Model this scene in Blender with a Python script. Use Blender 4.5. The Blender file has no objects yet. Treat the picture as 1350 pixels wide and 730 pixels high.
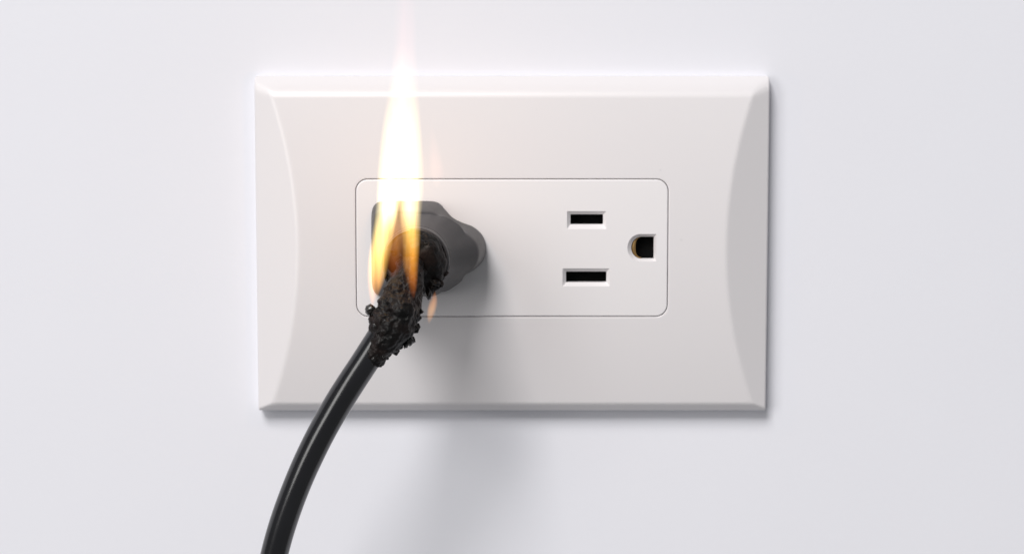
import bpy, bmesh, math, random
from mathutils import Vector, noise
from mathutils.geometry import tessellate_polygon

# ------------------------------------------------------------------ camera, world, lamps, exposure
# The wall is the plane y = 0, the room is on the -y side.  Lengths below are in millimetres (MM).
MM = 0.001
sc = bpy.context.scene
col = sc.collection

CAM_DIST, CAM_PITCH = 520.0, math.radians(6.6)
cd = bpy.data.cameras.new('camera')
cam = bpy.data.objects.new('camera', cd)
col.objects.link(cam)
cam.location = (0, -CAM_DIST * math.cos(CAM_PITCH) * MM, CAM_DIST * math.sin(CAM_PITCH) * MM)
cam.rotation_euler = (math.pi / 2 - CAM_PITCH, 0, 0)
cd.sensor_width = 36
cd.lens = 5.8 * 520 / 1350 * 36
cd.clip_start = 0.01
cd.clip_end = 50
cd.dof.use_dof = True
cd.dof.focus_distance = 0.492
cd.dof.aperture_fstop = 20
sc.camera = cam

w = bpy.data.worlds.new('World')
sc.world = w
w.use_nodes = True
w.node_tree.nodes['Background'].inputs[0].default_value = (0.96, 0.98, 1.0, 1)
w.node_tree.nodes['Background'].inputs[1].default_value = 0.20

def softbox(name, direction, dist, sx, sy, energy, color):
    ld = bpy.data.lights.new(name, 'AREA')
    o = bpy.data.objects.new(name, ld)
    col.objects.link(o)
    ld.shape = 'RECTANGLE'
    ld.size, ld.size_y = sx, sy
    ld.energy = energy
    ld.color = color
    d = Vector(direction).normalized()
    o.location = d * dist
    o.rotation_euler = (-d).to_track_quat('-Z', 'Y').to_euler()
    return o
softbox('softbox_overhead', (-0.36, -1.0, 0.93), 3.2, 1.15, 1.25, 89.0, (1.0, 0.985, 0.97))
softbox('softbox_side', (-0.85, -1.0, 0.26), 3.2, 0.9, 2.1, 27.0, (1.0, 0.985, 0.97))

sc.view_settings.view_transform = 'Standard'
sc.view_settings.look = 'None'
sc.view_settings.exposure = 0.0
sc.view_settings.gamma = 1.0
sc.view_settings.use_curve_mapping = False
sc.render.engine = 'CYCLES'
sc.cycles.use_denoising = True
sc.cycles.volume_step_rate = 0.25
sc.cycles.volume_max_steps = 512
sc.cycles.max_bounces = 8
sc.cycles.transparent_max_bounces = 16

# ------------------------------------------------------------------ helpers
def P(x, h, z):                       # x right, h out of the wall, z up, in mm
    return (x * MM, -h * MM, z * MM)

def mesh_obj(name, verts, faces, mat, parent=None, sharp=None, smooth=True):
    me = bpy.data.meshes.new(name)
    me.from_pydata(verts, [], faces)
    bm = bmesh.new(); bm.from_mesh(me)
    bmesh.ops.remove_doubles(bm, verts=bm.verts, dist=1e-7)
    bmesh.ops.recalc_face_normals(bm, faces=bm.faces)
    bm.to_mesh(me); bm.free()
    for p in me.polygons: p.use_smooth = smooth
    if sharp is not None: me.set_sharp_from_angle(angle=math.radians(sharp))
    me.materials.append(mat)
    o = bpy.data.objects.new(name, me)
    col.objects.link(o)
    if parent:
        o.parent = parent
        o.matrix_parent_inverse = parent.matrix_basis.inverted()
    return o

def empty(name, loc, label, cat):
    o = bpy.data.objects.new(name, None)
    col.objects.link(o)
    o.location = loc
    o.empty_display_size = 0.01
    o['label'] = label; o['category'] = cat
    return o

def lathe_rings(rings, close_ends=True):
    """rings: list of equal-length closed loops -> verts, faces"""
    n = len(rings[0]); v = []; f = []
    for r in rings: v += r
    for i in range(len(rings) - 1):
        for j in range(n):
            k = (j + 1) % n
            f.append((i * n + j, i * n + k, (i + 1) * n + k, (i + 1) * n + j))
    if close_ends:
        f.append(tuple(range(n))[::-1])
        f.append(tuple((len(rings) - 1) * n + j for j in range(n)))
    return v, f

def rounded_rect(x0, x1, z0, z1, r, nx, nz, nc):
    """closed loop with a fixed number of points on every side and corner"""
    pts = []
    def seg(a, b, n):
        for i in range(n): t = i / n; pts.append((a[0] + (b[0] - a[0]) * t, a[1] + (b[1] - a[1]) * t))
    def arc(cx, cz, a0):
        for i in range(nc): a = a0 + math.pi / 2 * i / nc; pts.append((cx + r * math.cos(a), cz + r * math.sin(a)))
    seg((x0 + r, z0), (x1 - r, z0), nx); arc(x1 - r, z0 + r, -math.pi / 2)
    seg((x1, z0 + r), (x1, z1 - r), nz); arc(x1 - r, z1 - r, 0)
    seg((x1 - r, z1), (x0 + r, z1), nx); arc(x0 + r, z1 - r, math.pi / 2)
    seg((x0, z1 - r), (x0, z0 + r), nz); arc(x0 + r, z0 + r, math.pi)
    return pts

def catmull(pts, n, closed=False):
    out = []; m = len(pts)
    rng = m if closed else m - 1
    for i in range(rng):
        g = (lambda k: pts[k % m]) if closed else (lambda k: pts[min(max(k, 0), m - 1)])
        a, b, c, d = g(i - 1), g(i), g(i + 1), g(i + 2)
        for s in range(n):
            t = s / n
            out.append(tuple(0.5 * (2 * q + (r - p) * t + (2 * p - 5 * q + 4 * r - u) * t * t + (3 * q - p - 3 * r + u) * t ** 3)
                             for p, q, r, u in zip(a, b, c, d)))
    if not closed: out.append(tuple(pts[-1]))
    return out

# ------------------------------------------------------------------ materials
def mat_base(name):
    m = bpy.data.materials.new(name); m.use_nodes = True
    nt = m.node_tree
    return m, nt, nt.nodes['Principled BSDF']

def N(nt, t, **kw):
    n = nt.nodes.new(t)
    for k, v in kw.items():
        if k in n.bl_rna.properties: setattr(n, k, v)
    return n

def noise_node(nt, scale, detail=4, rough=0.55, coords=None):
    n = N(nt, 'ShaderNodeTexNoise')
    n.inputs['Scale'].default_value = scale
    n.inputs['Detail'].default_value = detail
    n.inputs['Roughness'].default_value = rough
    nt.links.new(coords, n.inputs['Vector'])
    return n

def mix_col(nt, fac, a, b):
    r = N(nt, 'ShaderNodeValToRGB')
    r.color_ramp.elements[0].color = (*a, 1); r.color_ramp.elements[1].color = (*b, 1)
    nt.links.new(fac, r.inputs[0])
    return r

def plastic(name, ca, cb, rough, bump_scale, bump_str, dist, var_scale=25.0, bump_detail=3, lo=0.35, hi=0.65, rvar=0.05, spec=0.5):
    m, nt, b = mat_base(name)
    tc = N(nt, 'ShaderNodeTexCoord').outputs['Object']
    n1 = noise_node(nt, var_scale, 4, 0.6, tc)
    r = mix_col(nt, n1.outputs['Fac'], ca, cb)
    r.color_ramp.elements[0].position = lo; r.color_ramp.elements[1].position = hi
    nt.links.new(r.outputs[0], b.inputs['Base Color'])
    mr = N(nt, 'ShaderNodeMapRange'); mr.inputs['To Min'].default_value = rough - rvar; mr.inputs['To Max'].default_value = rough + rvar
    n3 = noise_node(nt, var_scale * 6, 3, 0.6, tc)
    nt.links.new(n3.outputs['Fac'], mr.inputs['Value']); nt.links.new(mr.outputs[0], b.inputs['Roughness'])
    n2 = noise_node(nt, bump_scale, bump_detail, 0.6, tc)
    bp = N(nt, 'ShaderNodeBump'); bp.inputs['Strength'].default_value = bump_str; bp.inputs['Distance'].default_value = dist
    nt.links.new(n2.outputs['Fac'], bp.inputs['Height']); nt.links.new(bp.outputs[0], b.inputs['Normal'])
    b.inputs['Specular IOR Level'].default_value = spec
    return m

M_wall = plastic('wall_paint', (0.79, 0.79, 0.842), (0.80, 0.80, 0.852), 0.55, 700, 0.05, 0.0004, 9)
M_plate = plastic('cover_plate_plastic', (0.742, 0.716, 0.730), (0.744, 0.718, 0.732), 0.30, 900, 0.015, 0.0002, 22, rvar=0.02)
M_insert = plastic('receptacle_plastic', (0.788, 0.765, 0.779), (0.791, 0.768, 0.782), 0.36, 1200, 0.03, 0.0002, 22)
M_dark = plastic('slot_shade_block', (0.002, 0.002, 0.002), (0.003, 0.003, 0.003), 0.8, 900, 0.1, 0.0002, spec=0.1)  # near-black colour stands in for the shade inside the slots
M_plug = plastic('grey_rubber', (0.030, 0.029, 0.032), (0.037, 0.036, 0.039), 0.42, 1500, 0.06, 0.0002, 90, spec=0.35)
M_cable = plastic('cable_sheath', (0.003, 0.003, 0.0045), (0.005, 0.005, 0.007), 0.20, 300, 0.015, 0.0003, 120, rvar=0.02, spec=0.8)
M_brass = plastic('brass_contact', (0.30, 0.18, 0.07), (0.45, 0.28, 0.11), 0.4, 900, 0.1, 0.0002)
M_brass.node_tree.nodes['Principled BSDF'].inputs['Metallic'].default_value = 0.8
M_char = plastic('charred_rubber', (0.0025, 0.0022, 0.0022), (0.020, 0.010, 0.008), 0.46, 900, 0.4, 0.0005, 170, 6, 0.45, 0.85, 0.2, spec=0.22)
M_bead = plastic('melted_rubber', (0.006, 0.006, 0.006), (0.016, 0.013, 0.012), 0.25, 900, 0.25, 0.0004, 300)

# wall paint: a few fine dust specks
def add_specks(m, scale=26, size=0.012, depth=0.10):
    nt = m.node_tree; b = nt.nodes['Principled BSDF']
    tc = N(nt, 'ShaderNodeTexCoord').outputs['Object']
    v = N(nt, 'ShaderNodeTexVoronoi'); v.inputs['Scale'].default_value = scale
    nt.links.new(tc, v.inputs['Vector'])
    mr = N(nt, 'ShaderNodeMapRange'); mr.inputs['From Min'].default_value = size; mr.inputs['From Max'].default_value = size * 1.8
    mr.inputs['To Min'].default_value = depth; mr.inputs['To Max'].default_value = 0.0
    nt.links.new(v.outputs['Distance'], mr.inputs['Value'])
    mx = N(nt, 'ShaderNodeMixRGB'); mx.inputs[2].default_value = (0.3, 0.3, 0.32, 1)
    src = b.inputs['Base Color'].links[0].from_socket
    nt.links.new(mr.outputs[0], mx.inputs[0]); nt.links.new(src, mx.inputs[1]); nt.links.new(mx.outputs[0], b.inputs['Base Color'])
add_specks(M_wall)
add_specks(M_plate, 60, 0.016, 0.10)
add_specks(M_insert, 75, 0.018, 0.10)

# ------------------------------------------------------------------ wall
bm = bmesh.new()
bmesh.ops.create_cube(bm, size=1.0)
for vv in bm.verts: vv.co = Vector((vv.co.x * 1.6, vv.co.y * 0.08 + 0.04, vv.co.z * 1.2))
me = bpy.data.meshes.new('wall'); bm.to_mesh(me); bm.free(); me.materials.append(M_wall)
wall = bpy.data.objects.new('wall', me); col.objects.link(wall)
wall['kind'] = 'structure'
wall['label'] = 'smooth white painted wall behind the outlet'

# ------------------------------------------------------------------ wall outlet
X0, X1, Z0, Z1 = -57.6, 57.6, -30.1, 45.5
ZC = (Z0 + Z1) / 2
HC, SAG = 8.6, 2.8
outlet = empty('wall_outlet', P(0, 0, ZC), 'white wide wall outlet with a glossy curved cover plate on the wall', 'outlet')

def front(z):
    return HC - SAG * ((z - ZC) / 34.5) ** 2

def smin(a, b, k):
    d = max(k - abs(a - b), 0) / k
    return min(a, b) - d * d * k / 4

def plate_h(x, z):
    h = front(z)
    h = smin(h, 4.0 + 0.47 * (x - X0), 0.35)
    h = smin(h, 4.15 + 0.455 * (X1 - x), 0.25)
    h = smin(h, 2.2 + 1.15 * (Z1 - z), 1.7)
    h = smin(h, 3.6 + 1.05 * (z - Z0), 0.5)
    d = min(x - X0, X1 - x, z - Z0, Z1 - z)
    r = 0.45
    if d < r:
        t = 1 - max(d, 0) / r
        h -= r * (1 - math.sqrt(max(0, 1 - t * t)))
    return h

IX0, IX1, IZ0, IZ1, IR = -34.75, 34.75, -7.95, 22.75, 2.6
GAP = 0.13
nx, nz, nc = 150, 90, 14
inner = rounded_rect(IX0 - GAP, IX1 + GAP, IZ0 - GAP, IZ1 + GAP, IR + GAP, nx, nz, nc)
outer = rounded_rect(X0, X1, Z0, Z1, 0.6, nx, nz, nc)
rings = []
def lerp_loop(t): return [(a[0] + (b[0] - a[0]) * t, a[1] + (b[1] - a[1]) * t) for a, b in zip(inner, outer)]
rings.append([P(x, 3.0, z) for x, z in inner])
er = 0.22                                                     # softened lip of the opening
for q in range(5):
    a = q / 4 * math.pi / 2
    lp = rounded_rect(IX0 - GAP - er * (1 - math.cos(a)), IX1 + GAP + er * (1 - math.cos(a)), IZ0 - GAP - er * (1 - math.cos(a)),
                      IZ1 + GAP + er * (1 - math.cos(a)), IR + GAP + er * (1 - math.cos(a)), nx, nz, nc)
    rings.append([P(x, plate_h(x, z) - er + er * math.sin(a), z) for x, z in lp])
ts = [0.02 + 0.58 * i / 60 for i in range(61)] + [0.60 + 0.34 * i / 70 for i in range(1, 71)] + [0.94 + 0.06 * (1 - (1 - i / 40) ** 2) for i in range(1, 41)]
for t in ts: rings.append([P(x, plate_h(x, z), z) for x, z in lerp_loop(t)])
rings.append([P(x, 0.0, z) for x, z in outer])
v, f = lathe_rings(rings, False)
mesh_obj('cover_plate', v, f, M_plate, outlet, sharp=35)

# receptacle face with three slots (the right outlet), chamfered openings
def d_shape(x0, x1, z0, z1, n=20):
    r = (z1 - z0) / 2; cz = (z0 + z1) / 2; cx = x0 + r * 0.92
    pts = [(x1, z0), (x1, z1)]
    for i in range(n + 1):
        a = math.pi / 2 + math.pi * i / n
        pts.append((cx + r * 0.92 * math.cos(a), cz + r * math.sin(a)))
    return pts
def rect(x0, x1, z0, z1):
    return rounded_rect(x0, x1, z0, z1, 0.18, 3, 3, 4)
holes = []
def slot(o, i, fn): holes.append((fn(*o), fn(*i)))
slot((12.25, 21.05, 11.70, 15.72), (13.05, 20.35, 12.68, 14.95), rect)
slot((11.30, 21.85, -1.13, 2.92), (12.10, 21.15, -0.32, 2.12), rect)
slot((25.75, 32.2, 4.45, 10.62), (26.65, 31.72, 5.00, 9.95), d_shape)

rx = dict(nx=40, nz=24, nc=12)
def ins_loop(d): return rounded_rect(IX0 + d, IX1 - d, IZ0 + d, IZ1 - d, max(IR - d, 0.1), **rx)
edge_r = 0.30
bm = bmesh.new()
def add_loop(pts, h): return [bm.verts.new((x, h, z)) for x, z in pts]
def bridge(a, b):
    n = len(a)
    for i in range(n): bm.faces.new((a[i], a[(i + 1) % n], b[(i + 1) % n], b[i]))
prev = add_loop(ins_loop(0), 3.0 - HC)
for q in range(5):
    a = q / 4 * math.pi / 2
    cur = add_loop(ins_loop(edge_r * (1 - math.cos(a))), edge_r * (math.sin(a) - 1))
    bridge(prev, cur); prev = cur
front_loops = [prev]
for o_, i_ in holes:
    lo = add_loop(o_, 0); li = add_loop(i_, -0.95); lb = add_loop(i_, -2.6)
    bridge(lo, li); bridge(li, lb)
    front_loops.append(lo)
flat = [vv for L in front_loops for vv in L]
for tri in tessellate_polygon([[Vector((vv.co.x, vv.co.z, 0)) for vv in L] for L in front_loops]):
    bm.faces.new([flat[k] for k in tri])
z = IZ0 + 0.613
while z < IZ1:
    bmesh.ops.bisect_plane(bm, geom=bm.verts[:] + bm.edges[:] + bm.faces[:], plane_co=(0, 0, z), plane_no=(0, 0, 1))
    z += 1.0
lay = bm.faces.layers.int.new('is_front')
for fc in bm.faces: fc[lay] = int(all(abs(vv.co.y) < 1e-5 for vv in fc.verts))
for vv in bm.verts: vv.co = Vector(P(vv.co.x, vv.co.y + front(vv.co.z) + 0.05, vv.co.z))
bmesh.ops.recalc_face_normals(bm, faces=bm.faces)
if sum(fc.normal.y * fc.calc_area() for fc in bm.faces if fc[lay]) > 0: bmesh.ops.reverse_faces(bm, faces=bm.faces[:])
me = bpy.data.meshes.new('receptacle'); bm.to_mesh(me); bm.free()
for p in me.polygons: p.use_smooth = True
me.set_sharp_from_angle(angle=math.radians(22))
me.materials.append(M_insert)
isf = [bool(q.value) for q in me.attributes['is_front'].data]
count = {}
for p in me.polygons:
    for ek in p.edge_keys: count[ek] = count.get(ek, 0) + (1 if isf[p.index] else 0)
for e in me.edges:
    n_front = count.get(e.key, 0)
    if n_front == 2: e.use_edge_sharp = False
    elif n_front == 1: e.use_edge_sharp = True
nl = []
for p in me.polygons:
    face_front = isf[p.index]
    for vi in p.vertices:
        q = me.vertices[vi].co
        nl.append(Vector((0, -1, 2 * SAG * (q.z / MM - ZC) / 34.5 ** 2)).normalized() if face_front else Vector((0, 0, 0)))
me.normals_split_custom_set(nl)
recept = bpy.data.objects.new('receptacle', me); col.objects.link(recept)
recept.parent = outlet; recept.matrix_parent_inverse = outlet.matrix_basis.inverted()
recept['label'] = 'white flush receptacle insert with rounded corners and dark slots'

def box_part(name, x0, x1, h0, h1, z0, z1, m, parent):
    v = [P(x, h, z) for h in (h0, h1) for x, z in ((x0, z0), (x1, z0), (x1, z1), (x0, z1))]
    f = [(0, 1, 2, 3), (7, 6, 5, 4), (0, 4, 5, 1), (1, 5, 6, 2), (2, 6, 7, 3), (3, 7, 4, 0)]
    return mesh_obj(name, v, f, m, parent, smooth=False)
box_part('slot_shade_block', 12.6, 20.9, 1.0, 4.9, 12.2, 15.5, M_dark, recept)  # dark blocks added behind the openings, shade put into their colour
box_part('slot_shade_block', 11.7, 21.6, 1.0, 4.8, -0.8, 2.6, M_dark, recept)
box_part('slot_shade_block', 25.2, 32.6, 1.0, 4.85, 4.2, 10.8, M_dark, recept)
# curved brass ground contact just inside the left of the round hole
gv, gf = [], []
for k in range(13):
    a = math.pi / 2 + math.pi * k / 12
    for rr in (2.50, 2.42 - 0.95 * max(0.0, -math.cos(a)) ** 1.5):
        for h in (5.0, 7.25): gv.append(P(29.0 + rr * 0.92 * math.cos(a), h, 7.5 + rr * math.sin(a)))
for k in range(12):
    a, b = 4 * k, 4 * k + 4
    gf += [(a, a + 1, b + 1, b), (a + 2, b + 2, b + 3, a + 3), (a + 1, a + 3, b + 3, b + 1), (a, b, b + 2, a + 2)]
mesh_obj('ground_contact', gv, gf, M_brass, recept)

# ------------------------------------------------------------------ power cord (plug, charred end, cable)
cord = empty('power_cord', P(-20.4, 8.6, 7.45), 'dark grey plug with a burnt black cord hanging from it, plugged into the outlet', 'power cord')
CX, CZ = -20.4, 7.45
half = [(-5.8, 0), (-6.45, 2.7), (-8.5, 4.75), (-11.0, 5.75), (-13.2, 6.9), (-14.9, 8.7), (-16.1, 10.0), (-17.9, 10.55), (-22.5, 10.6),
        (-28.2, 10.6), (-30.3, 10.0), (-31.2, 8.2), (-31.35, 4.0)]
outline = half + [(-31.35, 0)] + [(x, -z) for x, z in half[:0:-1]]
dense = [(x - CX, z) for x, z in catmull(outline, 10, True)]
NA = 160
def r_outline(th):
    best = None
    dx, dz = math.cos(th), math.sin(th)
    for i in range(len(dense)):
        ax, az = dense[i]; bx, bz = dense[(i + 1) % len(dense)]
        ex, ez = bx - ax, bz - az
        den = dx * ez - dz * ex
        if abs(den) < 1e-9: continue
        t = (ax * ez - az * ex) / den
        s = (ax * dz - az * dx) / den
        if t > 0 and -1e-6 <= s <= 1 + 1e-6: best = t if best is None else max(best, t)
    return best
RO = [r_outline(2 * math.pi * k / NA) for k in range(NA)]
RC = 7.15
# convex version of the outline: the hollows beside the ground lobe fill in towards the collar
hull = sorted(set((round(x, 4), round(z, 4)) for x, z in dense))
def half_hull(ps):
    o = []
    for p in ps:
        while len(o) > 1 and (o[-1][0] - o[-2][0]) * (p[1] - o[-2][1]) - (o[-1][1] - o[-2][1]) * (p[0] - o[-2][0]) <= 0: o.pop()
        o.append(p)
    return o
dense = half_hull(hull)[:-1] + half_hull(hull[::-1])[:-1]
RH = [r_outline(2 * math.pi * k / NA) for k in range(NA)]
CK = [min(1.0, (b - a) / 0.5) for a, b in zip(RO, RH)]
for _ in range(10): CK = [(CK[k - 1] + 2 * CK[k] + CK[(k + 1) % NA]) / 4 for k in range(NA)]
rings = []
def ring(h, fn, cx=CX, cz=CZ):
    rings.append([P(cx + fn(k) * math.cos(2 * math.pi * k / NA), h, cz + fn(k) * math.sin(2 * math.pi * k / NA)) for k in range(NA)])
HB = 8.62
ring(HB, lambda k: RO[k] - 0.5)
ring(HB + 0.15, lambda k: RO[k] - 0.12)
ring(HB + 0.5, lambda k: RO[k])
hh, ii = HB + 0.5, 0.0
def body(k, g, inset): return RO[k] + (RH[k] - RO[k]) * g - inset * (1 - 0.8 * g * CK[k])
for i in range(1, 13):                                        # drafted side wall
    hh += 0.90; ii += 0.05 + 0.009 * i
    g = 0.55 * max(0.0, (i - 3) / 9) ** 1.5
    ring(hh, lambda k: body(k, g, ii))
for i in range(1, 9):                                         # rounded ridge
    tilt = math.radians(80 - 22 * i / 8)
    hh += 0.18 * math.sin(tilt); ii += 0.18 * math.cos(tilt)
    g = 0.55 + 0.45 * i / 8
    ring(hh, lambda k: body(k, g, ii))
h1 = hh
for i in range(1, 31):                                        # sloping shoulders up to the collar
    t = i / 30
    s = 1 - (1 - t) ** 1.12
    ring(h1 + (31.0 - h1) * t, lambda k: body(k, 1.0, ii) * (1 - s) + RC * s)
ring(31.4, lambda k: RC - 0.25); ring(31.7, lambda k: RC - 0.28); ring(32.0, lambda k: RC)   # small groove behind the collar
for i in range(1, 5): ring(32.0 + i, lambda k: RC)
for i in range(1, 6):
    a = math.pi / 2 * i / 5
    ring(36.0 + 0.45 * math.sin(a), lambda k: RC - 0.45 * (1 - math.cos(a)))
ring(35.6, lambda k: RC - 1.0)
v, f = lathe_rings(rings)
mesh_obj('plug_body', v, f, M_plug, cord, sharp=50)['label'] = 'dark grey moulded plug body tapering to a round collar'

def rough_tube(path, radii, nseg, nstep, amp, seed, fine=1.0, flat=1.0):
    """lumpy tube along a path of (x,h,z); radii per path point; surface broken up with noise"""
    pts = catmull([tuple(p) + (r,) for p, r in zip(path, radii)], nstep)
    rings = []
    up = Vector((1, 0, 0))
    for i, p in enumerate(pts):
        a = Vector(pts[max(i - 1, 0)][:3]); b = Vector(pts[min(i + 1, len(pts) - 1)][:3])
        t = (b - a).normalized()
        n1 = (up - t * up.dot(t)).normalized(); n2 = t.cross(n1); up = n1
        c = Vector(p[:3]); loop = []
        for k in range(nseg):
            th = 2 * math.pi * k / nseg
            d = n1 * math.cos(th) + n2 * math.sin(th)
            q = c + d * p[3]
            s = Vector((q.x + seed, q.y, q.z))
            e = noise.fractal(s * 0.22, 1.0, 2.0, 2) * 1.5
            e += (0.5 - noise.voronoi(s * 0.62)[0][0]) * 0.75
            e += noise.fractal(s * 1.0, 1.0, 2.1, 4) * 0.5 * fine
            w_ = 0.55 + 0.9 * max(0.0, noise.noise(s * 0.3 + Vector((7, 3, 1))) + 0.25)
            e -= 0.9 * max(0.0, noise.noise(Vector((s.x * 0.5, s.y * 0.5, s.z * 0.22)) + Vector((2, 9, 4))) - 0.12)   # long splits
            q = c + d * (p[3] + amp * e * w_ * min(1, p[3]))
            loop.append(P(*q))
        rings.append(loop)
    return lathe_rings(rings)

# black crust over the collar mouth
v, f = rough_tube([(CX, 33.8, CZ - .1), (CX, 34.9, CZ - .1), (CX - .1, 36.2, CZ - .2), (CX - .3, 37.3, CZ - .4), (CX - .6, 38.3, CZ - .8), (CX - .8, 38.8, CZ - 1.2)],
                  [6.9, 7.0, 6.75, 5.9, 3.8, 0.15], 150, 16, 0.42, 3.0)
mesh_obj('burnt_crust', v, f, M_char, cord)['label'] = 'black crust over the burnt mouth of the plug collar'
# charred strain relief bending down to the cable
v, f = rough_tube([(CX - .2, 35.5, CZ - .1), (CX - .7, 39.5, CZ - .6), (-21.9, 43.0, 3.9), (-23.2, 45.6, -0.2), (-24.6, 46.6, -4.2), (-26.2, 46.8, -7.4), (-27.6, 46.7, -9.4), (-28.5, 46.6, -10.8), (-29.4, 46.6, -12.1)],
                  [2.5, 2.9, 3.6, 4.4, 4.5, 3.75, 3.15, 2.95, 2.6], 170, 34, 0.72, 11.0, 1.1)
relief = mesh_obj('charred_strain_relief', v, f, M_char, cord)
relief['label'] = 'lumpy charred strain relief between plug and cable'

rnd = random.Random(4)
def bead(x, h, z, r, sd, sx=1.0, sz=1.0):
    bmx = bmesh.new(); bmesh.ops.create_icosphere(bmx, subdivisions=4 if r > 0.6 else 3, radius=1)
    vs = []
    for vv in bmx.verts:
        d = vv.co.normalized()
        e = 1 + 0.22 * noise.fractal(d * 1.6 + Vector((sd, 0, 0)), 1, 2, 3)
        vs.append(P(x + d.x * r * e * sx, h + d.y * r * e, z + d.z * r * e * sz))
    fs = [[q.index for q in ff.verts] for ff in bmx.faces]; bmx.free()
    return mesh_obj('melted_bead', vs, fs, M_bead, cord)
bead(-29.35, 46.0, -1.55, 1.15, 1.0)
bead(-28.4, 46.2, -2.1, 0.9, 2.0)
bead(-28.1, 48.8, -4.3, 0.7, 3.0)
bead(-21.3, 46.6, -7.8, 0.9, 4.0, 1.0, 1.2)
bead(-24.2, 47.0, -9.7, 0.6, 5.0)
bead(-26.0, 47.0, -11.4, 0.5, 6.0)
bead(-26.1, 49.6, -3.4, 0.6, 7.0)

def flake(x, h, z, r, sd):                                    # ragged crumbs of burnt rubber
    bmx = bmesh.new(); bmesh.ops.create_icosphere(bmx, subdivisions=2, radius=1)
    ax = Vector((noise.noise(Vector((sd, 1.3, 0))), noise.noise(Vector((sd, 5.7, 0))), noise.noise(Vector((sd, 9.1, 0))))).normalized()
    vs = []
    for vv in bmx.verts:
        d = vv.co.normalized()
        e = 1 + 0.75 * noise.noise(d * 1.9 + Vector((sd * 3.1, 0, 0)))
        q = d * e; q -= ax * q.dot(ax) * 0.45
        vs.append(P(x + q.x * r, h + q.y * r, z + q.z * r))
    fs = [[q.index for q in ff.verts] for ff in bmx.faces]; bmx.free()
    return mesh_obj('char_flake', vs, fs, M_char, cord, smooth=False)
for i, (x, h, z, rr) in enumerate([(-15.4, 36.2, 2.7, 1.1), (-14.2, 36, 5.0, 0.8), (-17.0, 36.6, 1.5, 1.0), (-21.0, 46, -7.6, 1.1), (-22.0, 46.5, -8.6, 0.9), (-24.2, 46, -10.2, 0.9),
                                   (-23.4, 46.6, -9.3, 0.7), (-26.8, 46, -11.9, 0.5), (-25.6, 46.2, -10.9, 0.55), (-20.0, 45.5, -5.2, 1.0), (-19.3, 44.8, -2.0, 0.9), (-29.0, 45.5, -2.9, 0.9),
                                   (-17.6, 39.0, 1.0, 1.2), (-16.0, 38.2, 3.2, 1.1), (-18.2, 39.2, 11.6, 0.9), (-25.6, 38.6, 9.6, 1.0), (-26.2, 41.0, 4.6, 0.9)]):
    flake(x, h, z, rr, 1.7 + i * 2.3)
for i in range(26):
    t = rnd.random(); a = rnd.uniform(0.1, 1.0) * math.pi
    x, h, z, rr = -23.6 - 4.6 * t, 45.8 + .8 * t, -1.2 - 10.6 * t, 4.75 - 1.9 * t
    side = math.cos(a)
    bead(x + side * rr * 0.92 * 0.9, h + math.sin(a) * rr * 0.92, z + side * rr * 0.45, rnd.uniform(0.25, 0.55), 10.0 + i)

# cable
cp = [(-24.6, 46.3, -3.4), (-27.5, 46.5, -7.95), (-30.55, 46.6, -12.85), (-33.5, 46.5, -17.0), (-36.35, 46.3, -21.2), (-40.7, 46.0, -28.95), (-44.85, 45.4, -37.45), (-47.9, 44.6, -45.9),
      (-50.25, 43.8, -53.75), (-52.1, 43.0, -62.1), (-54.3, 42.0, -76.0), (-55.3, 41.0, -92.0), (-55.5, 40.0, -120.0)]
for _ in range(2): cp = cp[:1] + [tuple(0.25 * a + 0.5 * b + 0.25 * c for a, b, c in zip(cp[i - 1], cp[i], cp[i + 1])) for i in range(1, len(cp) - 1)] + cp[-1:]
pts = catmull(cp, 12)
rings = []
up = Vector((1, 0, 0))
for i, p in enumerate(pts):
    a = Vector(pts[max(i - 1, 0)]); b = Vector(pts[min(i + 1, len(pts) - 1)])
    t = (b - a).normalized(); n1 = (up - t * up.dot(t)).normalized(); n2 = t.cross(n1); up = n1
    loop = []
    for k in range(48):
        th = 2 * math.pi * k / 48
        q = Vector(p)
        lump = noise.noise(Vector((i * 0.06, math.cos(th), math.sin(th)))) * 0.05
        rr = 2.92 + lump + 0.035 * math.cos(2 * th + i * 0.02)
        q.x -= 0.22
        loop.append(P(*(q + (n1 * math.cos(th) + n2 * math.sin(th)) * rr)))
    rings.append(loop)
v, f = lathe_rings(rings)
mesh_obj('cable', v, f, M_cable, cord)['label'] = 'glossy black round cable curving down in front of the wall'

# ------------------------------------------------------------------ flame
flame = empty('flame', P(-24.5, 45.5, 0), 'tall yellow-white flame burning up from the charred plug', 'flame')

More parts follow.
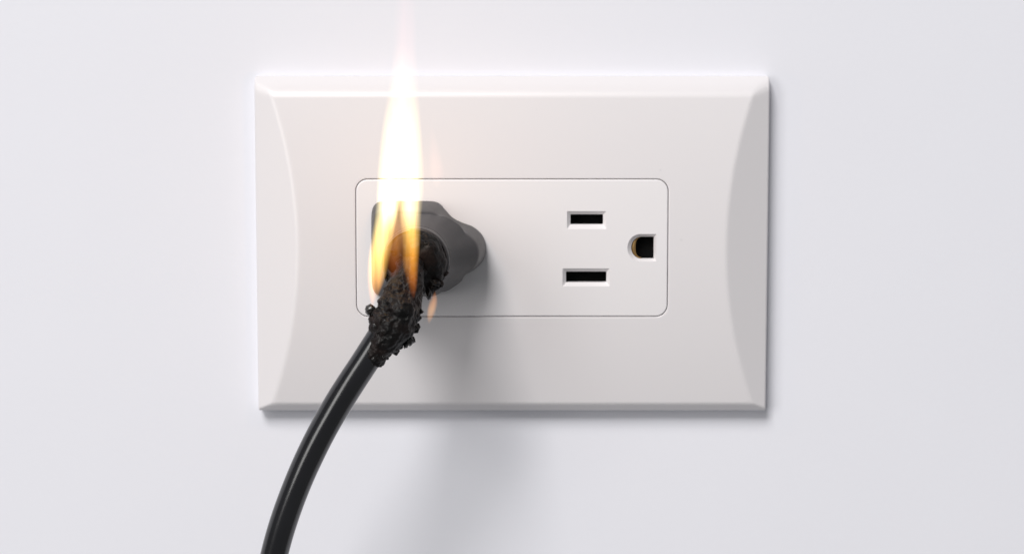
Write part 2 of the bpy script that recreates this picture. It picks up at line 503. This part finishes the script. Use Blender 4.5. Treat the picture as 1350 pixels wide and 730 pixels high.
def flame_tongue(spec, glow, strength, seed, parent=flame):
    """spec: list of (x, h, z, radius) from foot to tip; glow: list of (z, r, g, b) emitted light"""
    pts = catmull([tuple(s) for s in spec], 14)
    rings = []
    for x, h, z, r in pts:
        rings.append([P(x + max(r, .03) * math.cos(2 * math.pi * k / 32), h + max(r, .03) * math.sin(2 * math.pi * k / 32), z) for k in range(32)])
    z0, z1 = pts[0][2], pts[-1][2]
    m = bpy.data.materials.new('flame_gas'); m.use_nodes = True
    nt = m.node_tree; nt.nodes.clear()
    out = N(nt, 'ShaderNodeOutputMaterial')
    tc = N(nt, 'ShaderNodeTexCoord').outputs['Object']
    sep = N(nt, 'ShaderNodeSeparateXYZ'); nt.links.new(tc, sep.inputs[0])
    mr = N(nt, 'ShaderNodeMapRange')
    mr.inputs['From Min'].default_value = z0 * MM; mr.inputs['From Max'].default_value = z1 * MM
    nt.links.new(sep.outputs['Z'], mr.inputs['Value'])
    def ramp(stops):
        n = N(nt, 'ShaderNodeValToRGB'); cr = n.color_ramp; cr.interpolation = 'LINEAR'
        while len(cr.elements) > 1: cr.elements.remove(cr.elements[-1])
        for i, (p, c) in enumerate(stops):
            e = cr.elements[0] if i == 0 else cr.elements.new(p)
            e.position = p; e.color = (*c, 1)
        nt.links.new(mr.outputs[0], n.inputs[0])
        return n
    idx = [round(i * (len(pts) - 1) / 27) for i in range(28)]
    geo = ramp([((pts[i][2] - z0) / (z1 - z0), (-pts[i][0] / 100, pts[i][1] / 100, max(pts[i][3], .05) / 10)) for i in idx])
    sg = N(nt, 'ShaderNodeSeparateColor'); nt.links.new(geo.outputs[0], sg.inputs[0])
    def math_(op, a, b=None):
        n = N(nt, 'ShaderNodeMath'); n.operation = op
        for i, q in enumerate((a, b)):
            if q is None: continue
            if isinstance(q, (int, float)): n.inputs[i].default_value = q
            else: nt.links.new(q, n.inputs[i])
        return n.outputs[0]
    dx = math_('ADD', sep.outputs['X'], math_('MULTIPLY', sg.outputs[0], 0.1))
    dy = math_('ADD', sep.outputs['Y'], math_('MULTIPLY', sg.outputs[1], 0.1))
    rr = math_('MULTIPLY', sg.outputs[2], 0.01)
    d2 = math_('DIVIDE', math_('ADD', math_('MULTIPLY', dx, dx), math_('MULTIPLY', dy, dy)), math_('MULTIPLY', rr, rr))
    soft = math_('MAXIMUM', math_('SUBTRACT', 1.0, d2), 0.0)
    mp = N(nt, 'ShaderNodeMapping'); mp.inputs['Scale'].default_value = (1, 1, 0.10); mp.inputs['Location'].default_value = (seed, 0, 0)
    nt.links.new(tc, mp.inputs[0])
    ns = noise_node(nt, 650, 3, 0.55, mp.outputs[0])
    nr = N(nt, 'ShaderNodeMapRange'); nr.inputs['From Min'].default_value = 0.3; nr.inputs['From Max'].default_value = 0.7
    nr.inputs['To Min'].default_value = 0.30; nr.inputs['To Max'].default_value = 1.70
    nt.links.new(ns.outputs['Fac'], nr.inputs[0])
    gl = ramp([((z - z0) / (z1 - z0), (r / 4, g / 4, b / 4)) for z, r, g, b in glow])
    em = N(nt, 'ShaderNodeEmission')
    nt.links.new(gl.outputs[0], em.inputs['Color'])
    nt.links.new(math_('MULTIPLY', math_('MULTIPLY', soft, nr.outputs[0]), strength * 4), em.inputs['Strength'])
    nt.links.new(em.outputs[0], out.inputs['Volume'])
    v, f = lathe_rings(rings)
    # mesh data stays in scene coordinates so that the material's object coordinates do too
    o = mesh_obj('flame_tongue', v, f, m, None)
    o.parent = parent; o.matrix_parent_inverse = parent.matrix_basis.inverted()
    return o

# tall tongue from the left of the char
flame_tongue([(-28.9, 46, -1.2, 0.1), (-28.8, 46, 0.8, 0.9), (-28.1, 46, 5, 2.0), (-27.4, 46, 10, 2.4), (-26.5, 46, 15, 2.4), (-25.6, 46, 20, 2.6), (-24.9, 46, 26, 3.0),
              (-24.4, 46, 33, 2.9), (-23.8, 46, 40, 2.5), (-23.2, 46, 47, 2.0), (-22.6, 46, 54, 1.4), (-22.3, 46, 60, 0.2)],
             [(-1.2, .6, .14, .02), (3, 1.2, .5, .08), (9, 1.8, 1.0, .22), (14.5, 1.9, 1.4, .45), (19, 2.0, 1.7, .95), (26, 1.15, .92, .36), (35, .75, .58, .24), (41, .38, .28, .12), (46, .13, .08, .05), (54, .02, .008, .008), (60, .01, .0, .0)], 330, 0.0)
# tall tongue rising from the middle of the crust
flame_tongue([(-20.4, 48, 0.5, 0.1), (-20.5, 48, 3.5, 1.0), (-20.9, 48, 8, 1.75), (-20.7, 48, 13, 1.95), (-20.9, 48, 18, 2.35), (-20.8, 48, 24, 2.9), (-21.2, 48, 31, 3.1),
              (-21.7, 48, 39, 3.1), (-21.9, 48, 47, 2.9), (-21.8, 48, 55, 2.6), (-21.6, 48, 63, 2.3), (-21.4, 48, 72, 1.5), (-21.3, 48, 80, 0.2)],
             [(0.5, .25, .04, .01), (5, .7, .2, .02), (10, 1.1, .45, .05), (15, 1.35, .8, .17), (19.5, 1.8, 1.45, .75), (26, 1.15, .92, .36), (35, .75, .58, .24), (41, .38, .28, .12), (46, .16, .09, .06), (53, .07, .025, .024), (63, .035, .008, .011), (80, .01, .0, .0)], 330, 0.7)
# thin orange veil between the two tongues
flame_tongue([(-24.2, 45, 3.5, 0.1), (-24.4, 45, 6, 1.6), (-24.3, 45, 11, 3.0), (-23.8, 45, 17, 3.6), (-23.2, 45, 23, 3.4), (-22.8, 45, 29, 2.2), (-22.6, 45, 33, 0.2)],
             [(3.5, .02, .003, .0), (8, .13, .03, .003), (15, .30, .12, .02), (22, .35, .22, .06), (33, .1, .05, .02)], 330, 3.3)
# small orange lick on the right of the char
flame_tongue([(-17.3, 45, -4.6, 0.1), (-17.0, 45, -3.2, 0.75), (-16.6, 45, -1.2, 1.05), (-16.2, 45, 0.6, 0.8), (-16.0, 45, 2.2, 0.1)],
             [(-4.6, .5, .2, .05), (-2, .9, .42, .12), (2.2, .7, .2, .02)], 420, 1.3)
# faint wisp beside the main flame
flame_tongue([(-15.6, 45, 23.5, 0.2), (-15.5, 45, 26, 1.6), (-15.9, 45, 30, 1.5), (-16.3, 45, 34, 0.9), (-16.6, 45, 38, 0.1)],
             [(23.5, .05, .03, .025), (28, .13, .06, .045), (38, .02, .01, .01)], 330, 2.1)

# the light the flame throws on the plate and plug
fl = bpy.data.lights.new('flame_light', 'POINT')
fl.energy = 0.0055; fl.color = (1.0, 0.45, 0.25); fl.shadow_soft_size = 0.004
flo = bpy.data.objects.new('flame_light', fl); col.objects.link(flo)
flo.location = P(-23.0, 47, 27); flo.parent = flame; flo.matrix_parent_inverse = flame.matrix_basis.inverted()
